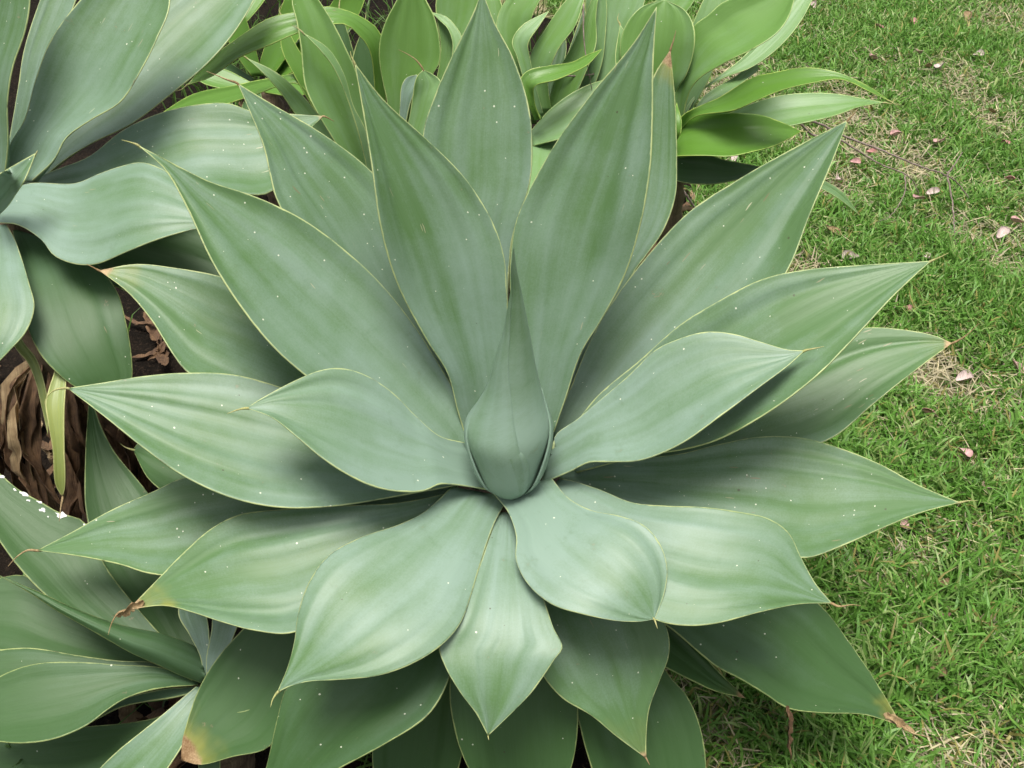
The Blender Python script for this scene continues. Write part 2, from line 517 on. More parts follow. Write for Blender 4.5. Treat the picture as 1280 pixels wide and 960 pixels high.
for r_ in range(4):
    for i in range(nB):
        bedf.append((r_*nB+i, r_*nB+(i+1) % nB, (r_+1)*nB+(i+1) % nB, (r_+1)*nB+i))
bedf.append(tuple(4*nB+i for i in range(nB)))
tag(link('soil_bed', mesh('soil_bed', bedv, bedf), M['bed_soil']), kind='structure')
# ------------------------------------------------------------------ the big rosette
def plant(label, centre, radius=0.045, lean=(0, 0)):
    c = np.array(centre, float)
    p = empty('agave_plant', (c[0]+lean[0], c[1]+lean[1], 0.0))
    tag(p, label, 'agave', 'agaves growing in the bed')
    stem(p, c - np.array([0, 0, 0.035]), radius, lean)
    return p

A_C = (0, 0, ZC)
A = plant('large blue-green agave rosette with a tall closed central spear', A_C, 0.05)
def a(nm, L, R, tip, e, **k): return agave_leaf(A, nm, A_C, L, R, tip, e, nv=56, nu=12, **k)
# inner, steep leaves behind the spear
a('A2', '582,545 572,512 560,467 532,422 496,352 476,282 466,212 456,150', '640,570 634,490 636,430 634,375 630,320 614,274 580,221 530,171 480,125', '443,78', 66, dbase=-.01, fold=12, blue=.35, spine='439,70 438,64')
a('A3', '640,570 645,480 640,400 637,340 643,285 652,258 690,186 741,115 790,56', '692,540 706,500 726,441 751,400 780,345 800,281 812,211 815,150 816,80', '821,8', 65, dbase=-.01, fold=12, blue=.4, spine=False)
a('A1', '600,560 575,440 548,340 530,250 529,168 545,116 570,60 586,28', '650,560 636,440 640,300 662,228 665,180 660,130 640,70 618,28', '603,-12', 58, dbase=-.02, bow=-.02, blue=.42, spine=False, specks=.5)
a('A4', '680,560 720,440 765,330 795,200 815,100', '720,560 760,420 792,340 806,321 830,286 844,245 846,200 844,130', '838,62', 48, dbase=-.06, bow=.01, brown=.022, spine='842,50 845,38', specks=.5)
a('A5', '690,545 700,515 715,480 736,430 760,386 800,331 860,266 920,226 990,186', '720,575 800,515 880,455 940,400 985,336 1011,270 1040,202', '1060,150', 40, dbase=-.03, fold=14, blue=.3, spine='1066,144 1072,137', spine_mat='spine', specks=.7, bow=-.01)
a('A19', '570,560 480,455 400,345 345,246 339,222 329,180 311,136', '600,550 572,450 535,350 495,255 461,211 400,165 340,130', '297,104', 50, dbase=-.03, bow=-.02, blue=.4, brown=.006, spine='285,100 268,93 258,89', specks=1.0)
a('A18', '590,600 520,560 440,512 381,468 340,431 300,381 265,325 235,260 207,212', '600,575 575,502 546,451 520,410 481,360 440,320 380,275 320,246 260,226 205,198', '172,181', 42, dbase=-.02, fold=14, blue=.38, spine='160,177 152,175')
a('A20', '590,600 480,560 330,510 236,466 215,440 190,400 160,365', '590,580 520,500 400,410 320,362 270,344 220,335 170,330', '124,338', 24, dbase=-.045, blue=.25, brown=.018, spine='116,334 108,330', specks=.6, wave=.7)
a('A6', '700,560 742,500 800,450 850,406 890,381 950,350 1000,338 1080,331', '720,590 800,570 860,560 900,548 960,515 1020,470 1060,430 1120,366', '1164,326', 31, dbase=-.02, fold=14, blue=.22, spine='1174,322 1186,316', specks=.5, bow=-.045)
a('A7', '690,560 695,543 720,525 750,500 785,470 820,437 845,425 880,415 915,417 950,427 985,437', '675,605 710,590 735,578 760,577 800,575 850,555 900,520 950,483 985,457', '1006,438', 30, dbase=.005, bow=-.035, fold=8, blue=.68, spine='1016,436 1030,433', specks=.1)
a('A17', '580,553 550,545 520,520 490,490 455,468 425,460 400,463 370,475 330,496', '620,613 565,605 550,605 530,613 500,614 465,607 430,590 400,570 370,545 340,522', '308,510', 28, dbase=.005, bow=-.035, fold=8, blue=.66, spine='298,512 284,517', specks=.05)
a('A8', '740,590 800,545 900,480 1000,430 1075,410 1130,412 1170,420', '730,605 850,590 960,572 1040,547 1090,506 1140,466', '1190,429', 12, dbase=-.06, blue=.15, brown=.014, spine='1204,422 1216,412 1224,404', specks=.9, bow=-.01)
a('A9', '700,590 715,588 740,580 800,573 850,567 900,555 950,546 1000,547 1050,560 1100,580 1150,607', '700,612 780,630 860,655 940,682 1005,697 1050,683 1100,661 1150,641', '1200,628', -2, dbase=-.03, bow=-.04, blue=.25, spine='1210,626 1222,626', specks=.7, brown=.004)
a('A16', '590,590 500,548 420,512 345,482 290,468 230,466 180,470 130,478', '600,612 590,605 540,612 490,621 420,632 350,634 290,622 230,595 180,560 130,520', '84,485', 14, dbase=-.015, bow=-.04, blue=.42, spine='70,487 60,494 55,506', specks=.25)
a('A15', '570,605 480,598 400,592 300,590 230,597 190,615 140,637 90,665', '570,625 460,655 350,690 260,718 190,717 150,705 100,695', '46,688', -6, dbase=-.045, bow=-.04, blue=.2, spine='34,688 20,697 10,708', specks=.5, spine_mat='spine')
a('A14', '580,612 500,628 430,632 350,637 300,643 265,660 230,690 197,724', '590,640 520,680 440,745 368,790 320,788 280,778 240,765 205,757', '160,762', -8, dbase=-.03, bow=-.06, blue=.28, brown=.026, spine='148,766 140,778 135,794', specks=.3)
a('A13', '565,608 530,640 500,655 450,672 410,695 385,730 372,770 368,800 360,832', '636,622 620,650 605,690 590,740 575,780 550,808 510,832 470,845 420,850 385,852 362,858', '346,866', -9, dbase=-.015, bow=-.07, fold=-4, blue=.5, spine='341,874 338,884', specks=.1)
a('A10', '700,598 712,600 750,612 790,628 830,632 880,634 925,640 960,648 985,665 1003,700 1020,730', '660,630 700,680 750,730 800,765 830,778 865,782 900,778 950,765 1000,755', '1040,754', -5, dbase=-.02, bow=-.075, fold=2, blue=.5, spine='1048,758 1064,756 1076,757', specks=.2, spine_mat='spine')
a('A11', '690,598 710,622 740,638 775,645 805,657 825,680 834,710 831,740 824,760', '616,616 635,640 645,670 645,700 660,730 690,755 730,768 770,776 800,777', '818,774', -6, dbase=.0, bow=-.05, fold=-4, blue=.72, spine='820,780 822,786', specks=.1)
a('A12', '622,640 608,682 590,732 568,782 549,806 556,832 575,865 595,892', '648,640 662,700 681,752 692,785 703,809 693,824 684,838 665,865 640,891', '610,920', -20, dbase=-.03, bow=-.065, fold=6, blue=.6, spine='611,925', specks=.2)
a('A22', '640,640 640,700 652,770 668,825 700,870 740,895 770,920', '710,640 765,700 815,755 835,790 836,820 825,850 812,885 808,920', '808,948', -36, dbase=-.05, bow=-.05, blue=.2, brown=.014, spine='812,956', mat='glaucous')
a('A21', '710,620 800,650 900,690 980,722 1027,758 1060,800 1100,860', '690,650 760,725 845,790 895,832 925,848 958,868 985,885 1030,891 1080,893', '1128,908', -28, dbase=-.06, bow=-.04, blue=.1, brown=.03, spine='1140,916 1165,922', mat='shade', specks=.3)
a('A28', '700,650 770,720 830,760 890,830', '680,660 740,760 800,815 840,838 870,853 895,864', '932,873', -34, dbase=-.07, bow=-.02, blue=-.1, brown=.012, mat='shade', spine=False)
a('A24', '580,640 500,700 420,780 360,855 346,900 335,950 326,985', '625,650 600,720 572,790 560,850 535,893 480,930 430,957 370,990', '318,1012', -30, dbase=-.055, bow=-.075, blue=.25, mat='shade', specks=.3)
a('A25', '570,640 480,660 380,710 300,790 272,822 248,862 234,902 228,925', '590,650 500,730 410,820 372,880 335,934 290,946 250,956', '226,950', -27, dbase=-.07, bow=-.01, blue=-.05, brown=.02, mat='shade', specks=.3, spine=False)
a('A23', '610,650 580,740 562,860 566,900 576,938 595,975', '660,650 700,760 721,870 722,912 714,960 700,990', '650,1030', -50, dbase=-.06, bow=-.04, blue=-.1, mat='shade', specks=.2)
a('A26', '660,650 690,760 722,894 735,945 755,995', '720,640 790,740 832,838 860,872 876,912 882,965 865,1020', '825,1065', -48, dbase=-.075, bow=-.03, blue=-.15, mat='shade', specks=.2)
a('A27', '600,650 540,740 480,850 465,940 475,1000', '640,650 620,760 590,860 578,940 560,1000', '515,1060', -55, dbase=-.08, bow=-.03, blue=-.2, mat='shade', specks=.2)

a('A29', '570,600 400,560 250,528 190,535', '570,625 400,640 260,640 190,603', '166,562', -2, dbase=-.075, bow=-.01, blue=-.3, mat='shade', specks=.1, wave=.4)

# ---- closed spear in the middle: rolled core and the young leaves clasping it
def spear():
    Lp = spline(pts('618,613 600,598 586,566 582,535 596,514 610,490 621,452 631,420 637,387 641,360 639,335 642,306'), 60)
    Rp = spline(pts('658,607 674,590 684,568 690,530 680,495 669,450 662,412 655,378 649,350 645,330 642,306'), 60)
    # axis of the spear: rises from the heart, leaning slightly back
    b = at_dist(637, 607, DC - 0.01)
    tp = on_z(642, 306, ZC + 0.355)
    tb, tt = np.linalg.norm(b-CAM), np.linalg.norm(tp-CAM)
    n, seg = 60, 40
    rings, cen, rad = [], [], []
    for i in range(n+1):
        m = 0.5*(Lp[i]+Rp[i]); s = i/n
        t = tb + (tt-tb)*s + 0.035*4*s*(1-s)*0.3
        P = CAM + ray(*m)*t
        r = np.linalg.norm(Rp[i]-Lp[i])/2/FPX*t
        cen.append(P); rad.append(r)
    cen = np.array(cen); ax = unit(cen[-1]-cen[0])
    X = unit(np.cross(ax, FWD)); X = RGT - (RGT@ax)*ax; X = unit(X); Y = unit(np.cross(ax, X))   # Y points away from the camera
    if Y @ FWD < 0: Y = -Y
    return cen, np.array(rad), X, Y, ax
cen, rad, SX, SY, SAX = spear()
core = rad*(1-0.11*np.exp(-((np.arange(61)-8)/7.5)**2))
def shell(name, parent, a0, a1, i0, i1, off, mat, blue, lobe=False):
    """a rolled sheet round the spear between angles a0(s) and a1(s) (degrees, 0 = towards the camera)"""
    n = i1 - i0; seg = 40
    V, ub, um, ue = [], [], [], []
    for i in range(n+1):
        s = i/n; j = i0+i
        x0, x1 = a0(s), a1(s)
        for k in range(seg+1):
            w = k/seg; an = math.radians(x0 + (x1-x0)*w)
            r = (rad[j]+.0012 if lobe else core[j]) + off*(0.35+0.65*min(1, 8*min(w, 1-w)+0.1)) * (1 if s < .9 else max(.1, (1-s)*10))
            ripple = 1 + 0.018*mnoise.noise((math.cos(an)*2, math.sin(an)*2, j*0.06))
            V.append(cen[j] + r*ripple*(math.sin(an)*SX - math.cos(an)*SY))
            ub.append((w, j/60)); L_ = abs(math.radians(x1-x0))*rad[j]
            um.append((w*L_, j*0.006)); ue.append((min(w, 1-w)*L_*0 + 0.02, 0.4*(1-j/60)))
    nb = len(V)
    Fc = []
    for i in range(n):
        for k in range(seg):
            q = i*(seg+1)+k
            Fc.append((q, q+1, q+seg+2, q+seg+1))
    # thickness
    V = np.array(V)
    ci = np.repeat(cen[i0:i1+1], seg+1, axis=0)
    inn = V - (V-ci)/(np.linalg.norm(V-ci, axis=1)[:, None]+1e-9)*np.minimum(0.0025, np.linalg.norm(V-ci, axis=1)*0.6)[:, None]
    F2 = [tuple(nb+x for x in f[::-1]) for f in Fc]
    for i in range(n):
        q = i*(seg+1); Fc.append((q, q+seg+1, nb+q+seg+1, nb+q)); q += seg; Fc.append((q, nb+q, nb+q+seg+1, q+seg+1))
    for k in range(seg):
        Fc.append((k, nb+k, nb+k+1, k+1)); q = n*(seg+1)+k; Fc.append((q, q+1, nb+q+1, nb+q))
    me = mesh(name, local(parent, np.vstack([V, inn])), Fc+F2)
    lv = np.zeros(len(me.loops), dtype=np.int32); me.loops.foreach_get('vertex_index', lv)
    for nm, arr in (('blade', ub), ('metric', um), ('edge', ue)):
        lay = me.uv_layers.new(name=nm); lay.data.foreach_set('uv', np.vstack([np.array(arr)]*2)[lv].ravel())
    ca = me.color_attributes.new('leafdata', 'FLOAT_COLOR', 'POINT')
    ca.data.foreach_set('color', np.tile(np.array([0, blue, random.random(), 0.0]), (2*nb, 1)).ravel())
    return link(name, me, M[mat], parent)
sp = shell('leaf_spear', A, lambda s: -180, lambda s: 180, 0, 60, 0.0, 'glaucous', .75)
sp['label'] = 'closed spear of tightly rolled young leaves'
shell('sheath_leaf', sp, lambda s: -238+60*s, lambda s: 42-120*s**1.2, 0, 56, .0022, 'glaucous', .6)
shell('sheath_leaf', sp, lambda s: 44+58*s**2, lambda s: 200-92*s, 0, 25, .0004, 'glaucous', .65, True)
shell('sheath_leaf', sp, lambda s: -190+85*s, lambda s: -46-56*s**2, 0, 24, .0004, 'glaucous', .75, True)
shell('sheath_leaf', sp, lambda s: 6-34*math.sqrt(max(0.0, 1-s*s))-1, lambda s: 6+34*math.sqrt(max(0.0, 1-s*s))+1, 0, 17, .0016, 'glaucous', .5)

# ------------------------------------------------------------------ big neighbour at the upper left
C_C = at_dist(2, 238, 1.80)
C = plant('broad grey-green agave rosette beside a heap of dead brown leaves', C_C, 0.05)
def c_(nm, L, R, tip, e, **k): return agave_leaf(C, nm, C_C, L, R, tip, e, nv=44, nu=10, **k)
c_('C1', '5,225 11,184 30,150 45,97 64,49 100,0', '40,225 67,199 82,172 112,150 150,127 172,94 195,49 212,0', '185,-85', 46, bow=-.03, fold=16, blue=.4, wave=.25)
c_('C2', '25,225 60,170 120,90 200,0 270,-40', '50,225 80,200 112,180 165,154 210,120 259,79 292,41 317,0', '335,-45', 24, dbase=-.03, bow=-.03, blue=.35, wave=.25)
c_('C3', '0,225 10,180 22,112 30,62 50,0', '25,220 40,160 60,80 100,-20', '95,-110', 50, dbase=-.05, blue=.4, wave=.4)
c_('C4', '-25,220 -40,120 -30,40 0,-60', '4,225 9,184 9,124 16,82 31,38 37,0', '30,-110', 66, blue=.2, wave=.4)
c_('C5', '30,228 70,212 112,195 150,165 187,146 232,133 285,129 315,139 360,142', '40,245 110,255 190,260 262,238 338,240 370,180', '404,145', 10, dbase=-.03, bow=-.05, blue=.4, brown=.008, spine='413,149 418,152', spine_mat='spine', specks=.9)
c_('C6', '5,240 37,229 94,229 124,217 150,208 176,203 200,210 240,240', '-5,278 22,281 52,300 67,319 94,330 120,330 157,315 195,300 240,287', '275,282', 4, dbase=-.01, bow=-.04, fold=-4, blue=.62)
c_('C7', '-22,245 0,218 25,202', '-5,272 10,258 30,225', '45,191', 50, dbase=.02, bow=-.02, blue=.5, spine='47,188')
c_('C8', '-30,285 -50,340 -55,420', '8,280 19,300 37,356 43,382 34,412 11,439', '-25,475', -22, dbase=-.02, bow=-.06, fold=0, blue=.45)
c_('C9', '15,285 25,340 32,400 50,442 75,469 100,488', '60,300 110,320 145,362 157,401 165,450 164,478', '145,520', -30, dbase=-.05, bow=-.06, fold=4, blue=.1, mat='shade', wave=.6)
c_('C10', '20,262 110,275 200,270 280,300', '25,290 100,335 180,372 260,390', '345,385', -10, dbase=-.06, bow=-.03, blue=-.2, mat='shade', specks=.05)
c_('C11', '-40,250 -110,230 -190,225', '-40,280 -120,300 -190,280', '-260,245', 8, dbase=-.02, blue=.4)
c_('C12', '-30,230 -90,130 -130,30', '-10,225 -40,120 -70,20', '-120,-60', 55, dbase=-.02, blue=.4)
c_('C13', '-10,330 5,390 18,432 34,452 44,475 50,500', '5,330 18,390 28,425 45,448 55,478 60,505', '60,545', -35, dbase=-.08, bow=-.05, mat='yellowing', blue=.35, spine=False)
c_('C14', '55,400 70,450 60,490 57,505 61,532 66,562 69,605', '68,400 82,450 82,476 80,510 80,562 81,608', '78,622', -42, dbase=-.08, bow=-.06, fold=18, mat='yellowing', blue=.25, brown=.006, spine='76,635 74,652')

# ------------------------------------------------------------------ small agave at the lower left
B_C = at_dist(254, 850, 1.60)
B = plant('small darker green agave with one leaf still rolled, under the big rosette', B_C, 0.035)
def b_(nm, L, R, tip, e, **k): return agave_leaf(B, nm, B_C, L, R, tip, e, nv=40, nu=9, **{**dict(wave=.45), **k})
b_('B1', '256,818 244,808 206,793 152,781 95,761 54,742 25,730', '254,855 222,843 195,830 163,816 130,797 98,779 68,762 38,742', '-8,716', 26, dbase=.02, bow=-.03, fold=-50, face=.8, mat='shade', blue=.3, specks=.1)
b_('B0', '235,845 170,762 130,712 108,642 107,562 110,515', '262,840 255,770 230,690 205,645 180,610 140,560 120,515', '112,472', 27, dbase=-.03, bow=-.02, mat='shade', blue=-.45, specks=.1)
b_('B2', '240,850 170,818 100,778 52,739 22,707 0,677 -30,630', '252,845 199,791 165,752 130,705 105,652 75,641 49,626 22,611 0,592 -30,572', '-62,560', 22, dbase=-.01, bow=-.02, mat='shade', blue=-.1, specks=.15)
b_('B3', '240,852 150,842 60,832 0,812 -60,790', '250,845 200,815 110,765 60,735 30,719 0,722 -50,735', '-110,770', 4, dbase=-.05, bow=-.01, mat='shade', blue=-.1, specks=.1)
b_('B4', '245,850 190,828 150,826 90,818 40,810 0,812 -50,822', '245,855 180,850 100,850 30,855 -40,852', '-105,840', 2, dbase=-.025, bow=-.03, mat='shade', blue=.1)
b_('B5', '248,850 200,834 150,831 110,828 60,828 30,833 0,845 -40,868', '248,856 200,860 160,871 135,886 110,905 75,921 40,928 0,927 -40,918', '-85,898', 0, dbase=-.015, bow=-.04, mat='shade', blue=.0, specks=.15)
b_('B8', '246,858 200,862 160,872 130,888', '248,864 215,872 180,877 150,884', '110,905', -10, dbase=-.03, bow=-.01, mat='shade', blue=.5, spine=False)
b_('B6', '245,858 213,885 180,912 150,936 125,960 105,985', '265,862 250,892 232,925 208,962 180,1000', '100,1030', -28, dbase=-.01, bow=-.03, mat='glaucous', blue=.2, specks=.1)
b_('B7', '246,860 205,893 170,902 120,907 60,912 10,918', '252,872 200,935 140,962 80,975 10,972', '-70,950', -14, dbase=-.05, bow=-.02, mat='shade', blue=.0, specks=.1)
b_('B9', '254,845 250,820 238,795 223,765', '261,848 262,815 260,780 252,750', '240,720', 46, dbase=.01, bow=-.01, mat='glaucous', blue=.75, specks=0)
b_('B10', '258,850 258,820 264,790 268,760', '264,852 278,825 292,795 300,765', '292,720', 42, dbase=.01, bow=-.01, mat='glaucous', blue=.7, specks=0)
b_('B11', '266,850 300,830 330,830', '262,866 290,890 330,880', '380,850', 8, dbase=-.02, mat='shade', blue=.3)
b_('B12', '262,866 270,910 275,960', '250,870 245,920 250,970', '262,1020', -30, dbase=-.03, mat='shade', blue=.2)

# ------------------------------------------------------------------ greener agaves behind
D_C = at_dist(478, 225, 2.08)
D = plant('bright green young agave standing between the two large rosettes', D_C, 0.04)
def d_(nm, L, R, tip, e, **k): return agave_leaf(D, nm, D_C, L, R, tip, e, nv=36, nu=7, **{**dict(mat='young', specks=.15), **k})
d_('D1', '455,240 422,182 392,131 382,107 377,62 371,25 365,0', '475,235 468,180 455,125 445,90 432,60 417,30 397,-2', '372,-35', 67, fold=22, bow=-.04, blue=.25)
d_('D2', '462,230 456,198 447,162 435,125 417,84 400,62', '470,230 464,200 457,162 442,132 430,92 410,60', '378,40', 70, dbase=.02, bow=-.02, blue=.75)
d_('D4', '455,235 405,185 367,139 353,118 330,92', '462,230 430,185 409,157 375,116 345,90', '308,72', 46, dbase=-.02, blue=.6)
d_('D5', '480,230 484,130 479,105 474,75 475,50 482,27 496,0', '505,230 525,140 541,92 549,78 549,50 542,20 532,0', '514,-38', 72, fold=16, bow=-.01, blue=.05)
d_('D6', '495,230 503,180 511,150 516,120 521,96', '522,230 530,172 545,122 551,102 540,92', '529,87', 70, dbase=.02, bow=-.01, brown=.006, blue=.6, spine='520,75 510,68 498,62', mat='young')
d_('D7', '485,230 493,180 499,142 502,107 508,97', '500,230 508,150 516,120 524,105', '521,93', 72, dbase=.0, bow=-.01, blue=.9, spine=False, mat='glaucous')
d_('D8', '480,225 470,130 462,62 447,42 432,30 400,33 371,41 337,56 300,71 262,97', '490,225 482,120 476,42 450,20 412,8 375,14 337,22 300,45 262,74', '234,106', 34, dbase=-.02, bow=-.05, fold=6, blue=.2, mat='bright')
d_('D11', '450,238 400,165 375,105 310,121 250,140', '455,230 415,150 380,94 340,97 290,107 240,118', '192,148', 12, dbase=-.03, bow=-.07, mat='bright', blue=-.2)
d_('D12', '500,225 540,120 551,60 547,30 545,0', '525,225 560,120 575,60 598,0', '575,-75', 62, dbase=-.02, bow=-.01, blue=.3)
d_('D13', '510,225 540,150 566,60 560,36 550,26', '520,225 558,140 578,50 570,33 557,20', '539,15', 60, dbase=-.01, bow=-.04, blue=.6)
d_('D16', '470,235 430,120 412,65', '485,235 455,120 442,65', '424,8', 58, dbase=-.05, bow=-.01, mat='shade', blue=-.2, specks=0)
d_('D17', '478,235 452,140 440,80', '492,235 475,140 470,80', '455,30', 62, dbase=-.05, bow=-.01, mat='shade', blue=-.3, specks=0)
d_('D15', '470,235 430,190 395,140 366,90 352,60', '476,235 450,190 420,140 392,90 372,60', '352,20', 52, dbase=-.03, bow=-.02, mat='bright', blue=-.2, specks=0)

G_C = at_dist(330, 90, 2.75)
G = plant('leafy green agave in the shade behind the broad grey-green one', G_C, 0.035)
def g_(nm, L, R, tip, e, **k): return agave_leaf(G, nm, G_C, L, R, tip, e, nv=30, nu=6, **{**dict(mat='bright', specks=.05), **k})
g_('G1', '318,105 290,90 265,78 275,58 300,35 325,8', '322,115 285,112 246,98 255,70 290,38 315,-10', '350,-30', 30, bow=-.02, blue=.1)
g_('G2', '320,95 330,60 345,25 355,0', '340,95 365,60 385,25 385,0', '368,-45', 60, blue=.0)
g_('G3', '325,100 280,110 240,122 215,134', '325,112 285,124 245,140 210,148', '180,160', 4, bow=-.05, blue=-.2, mat='shade')
g_('G4', '335,90 375,50 410,10 430,-20', '345,100 400,70 440,30 455,0', '455,-55', 50, blue=-.1)
g_('G5', '335,105 370,90 410,85', '330,115 370,120 405,110', '445,105', 8, bow=-.04, blue=-.1)
g_('G9', '330,100 350,70 380,45', '340,108 375,90 410,70', '440,35', 25, dbase=-.03, blue=-.3, mat='shade')
g_('G10', '318,98 290,80 262,62', '318,108 280,100 250,85', '225,62', 30, dbase=-.03, blue=-.3, mat='shade')
g_('G6', '315,95 290,60 275,20 270,-20', '328,95 318,55 305,15 295,-20', '275,-70', 60, blue=.1)
g_('G7', '325,112 330,135 330,160', '312,112 302,135 305,160', '318,190', -25, blue=-.2, mat='shade')

E_C = at_dist(690, 150, 2.50)
E = plant('pale green agave half hidden behind the tall back leaves', E_C, 0.04)
def e_(nm, L, R, tip, e, **k): return agave_leaf(E, nm, E_C, L, R, tip, e, nv=32, nu=7, **{**dict(mat='young', specks=.1), **k})
e_('E1', '665,150 635,95 622,55 622,20 640,-12', '685,150 668,100 660,60 665,20 680,-15', '668,-60', 64, blue=.15)
e_('E1b', '655,155 625,110 605,70 598,25', '672,155 655,100 640,55 630,15', '612,-40', 58, dbase=-.02, blue=.15)
e_('E2', '668,145 655,100 646,70 640,52 652,32', '680,145 668,100 663,75 660,55 674,32', '687,13', 66, dbase=.02, blue=.55, spine=False)
e_('E3', '665,140 660,95 664,66 681,37 704,4', '690,140 685,100 696,64 720,30 730,0', '740,-30', 58, dbase=.02, blue=.2)
e_('E3b', '680,150 695,95 716,55 735,10', '705,150 730,95 745,55 745,20', '752,-30', 60, dbase=-.01, blue=.0)
e_('E4', '668,150 656,118 650,100 660,88 686,82 716,77 732,69', '675,150 668,125 668,108 696,99 715,91 735,80', '753,61', 30, dbase=.04, bow=-.06, fold=20, mat='bright', blue=.2, spine=False)
e_('E6', '700,150 728,75 734,37 732,0', '725,150 752,80 757,40 758,0', '742,-60', 64, dbase=-.02, blue=.8)
e_('E6b', '705,155 745,85 757,40 757,0', '730,155 770,90 785,40 806,0', '790,-55', 60, dbase=-.03, blue=.8)
e_('E15', '670,158 655,185 650,235', '702,153 716,185 712,240', '682,300', -22, dbase=-.01, bow=-.05, blue=.4)
e_('E17', '662,165 688,136 720,113 755,100', '666,182 715,168 755,142', '796,102', 18, dbase=-.01, bow=-.03, blue=.4)
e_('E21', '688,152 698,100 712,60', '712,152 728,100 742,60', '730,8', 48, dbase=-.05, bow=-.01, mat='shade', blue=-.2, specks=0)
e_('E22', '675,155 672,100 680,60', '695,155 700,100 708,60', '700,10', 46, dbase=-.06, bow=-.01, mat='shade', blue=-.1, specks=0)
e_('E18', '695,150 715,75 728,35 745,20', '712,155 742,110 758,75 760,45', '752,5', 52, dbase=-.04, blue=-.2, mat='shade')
e_('E19', '700,172 735,168 770,172', '695,185 735,195 770,190', '815,185', -6, dbase=-.02, blue=.1, mat='young')
e_('E20', '690,150 760,60 830,-10', '715,155 800,70 868,0', '885,-70', 46, dbase=-.05, blue=.4, mat='young')

F_C = at_dist(838, 165, 2.28)
Fp = plant('light green agave spreading its arched leaves over the lawn edge', F_C, 0.04)
def f_(nm, L, R, tip, e, **k): return agave_leaf(Fp, nm, F_C, L, R, tip, e, nv=36, nu=7, **{**dict(mat='young', specks=.1), **k})
f_('F7', '805,165 785,110 775,60 783,30 803,8', '838,165 846,114 858,93 868,56 866,30 855,12', '831,0', 74, fold=16, bow=-.03, blue=.2, spine=False)
f_('F8', '838,160 848,90 866,34 886,18 905,2', '850,165 866,106 904,79 942,60 971,41 986,20', '998,-22', 54, dbase=.01, bow=-.03, fold=18, blue=.0)
f_('F8b', '845,168 875,115 930,70 980,10', '850,172 862,127 903,98 937,85 963,68 986,46 1001,26 1016,-2', '1030,-40', 30, dbase=-.01, bow=-.02, fold=10, blue=.55)
f_('F8c', '850,168 880,120 920,95 945,75', '852,176 875,140 905,118 925,105', '948,88', 20, dbase=-.015, blue=.5, spine=False)
f_('F9', '840,170 853,145 902,120 940,97 970,90 996,85 1022,85 1052,92 1090,110', '842,176 866,147 918,137 948,124 978,112 1012,104 1052,99 1088,115', '1112,126', 22, dbase=.0, bow=-.06, fold=14, blue=-.05, mat='bright')
f_('F10', '842,172 880,152 917,139 941,129 970,120 1007,116 1045,117 1075,122', '842,180 890,172 945,168 985,158 1045,144 1072,134', '1106,128', 12, dbase=-.02, bow=-.04, blue=.5)
f_('F11', '835,168 846,153 866,144 896,141 922,141 952,144 978,153', '835,195 860,194 884,194 911,195 941,189 967,182 988,172', '1002,164', 10, dbase=-.01, bow=-.06, fold=18, mat='bright', blue=-.3)
f_('F12', '832,185 860,191 882,192 903,199 940,206', '828,210 845,225 880,230 905,228 940,220', '978,214', -8, dbase=-.03, bow=-.03, mat='shade', blue=-.3)
f_('F13', '850,190 920,205 980,212 1027,224 1053,240', '850,198 920,216 980,226 1022,234 1045,246', '1076,270', -20, dbase=-.04, bow=-.06, blue=.9, brown=.01, spine=False, mat='young')
f_('F14', '832,185 838,165 841,148', '839,187 850,168 852,152', '846,128', 60, dbase=.02, mat='bright', blue=.0, spine=False)
f_('F15', '815,170 790,120 770,80', '825,170 812,110 800,70', '775,30', 62, dbase=-.01, blue=.4)
f_('F16', '815,180 780,190 750,195', '818,195 785,215 755,220', '715,215', -10, dbase=-.02, blue=.1)
f_('F17', '830,160 850,80 870,20', '850,162 890,90 910,30', '905,-50', 58, dbase=-.02, blue=.5)

# ------------------------------------------------------------------ dead leaves, litter, twigs, petals
def ribbon(P, w, up, curl=0.5, twist=0.0, nu=4, th=0.0012):
    """a dried, curled blade along the points P"""
    P = np.asarray(P, float); n = len(P)-1
    sd0 = w*977.0
    P = P + np.array([[mnoise.noise((i*.55, k*3.1, sd0))*w*.55 for k in range(3)] for i in range(n+1)])
    T = np.gradient(P, axis=0); T /= np.linalg.norm(T, axis=1)[:, None]+1e-12
    V, Fc = [], []
    for i in range(n+1):
        s = i/n
        sd_ = unit(np.cross(T[i], up)); nn = unit(np.cross(sd_, T[i]))
        ca, sa = math.cos(twist*s), math.sin(twist*s)
        sd_, nn = ca*sd_+sa*nn, -sa*sd_+ca*nn
        ww = w*(0.35+0.65*math.sin(math.pi*min(1, 0.15+0.8*s)))*(1 if s < .8 else max(.08, (1-s)*5))
        ww *= 1+.45*mnoise.noise((s*7, sd0, 2.0))
        for q in range(nu+1):
            x = (q/nu*2-1)*(1+.3*mnoise.noise((s*11, q*5., sd0)))
            V.append(P[i]+sd_*ww*x*(1-0.3*curl)+nn*ww*curl*(x*x)*(1+0.5*mnoise.noise((s*5, x*2, w*900)))+nn*0.55*ww*mnoise.noise((s*9, x*2, w*500)))
    c = nu+1
    nb = len(V)
    V2 = [v-np.array(up)*th for v in V]
    for i in range(n):
        for q in range(nu):
            a_ = i*c+q
            Fc.append((a_, a_+1, a_+c+1, a_+c)); Fc.append((nb+a_, nb+a_+c, nb+a_+c+1, nb+a_+1))
        Fc.append((i*c, i*c+c, nb+i*c+c, nb+i*c)); e_ = i*c+nu; Fc.append((e_, nb+e_, nb+e_+c, e_+c))
    return V+V2, Fc

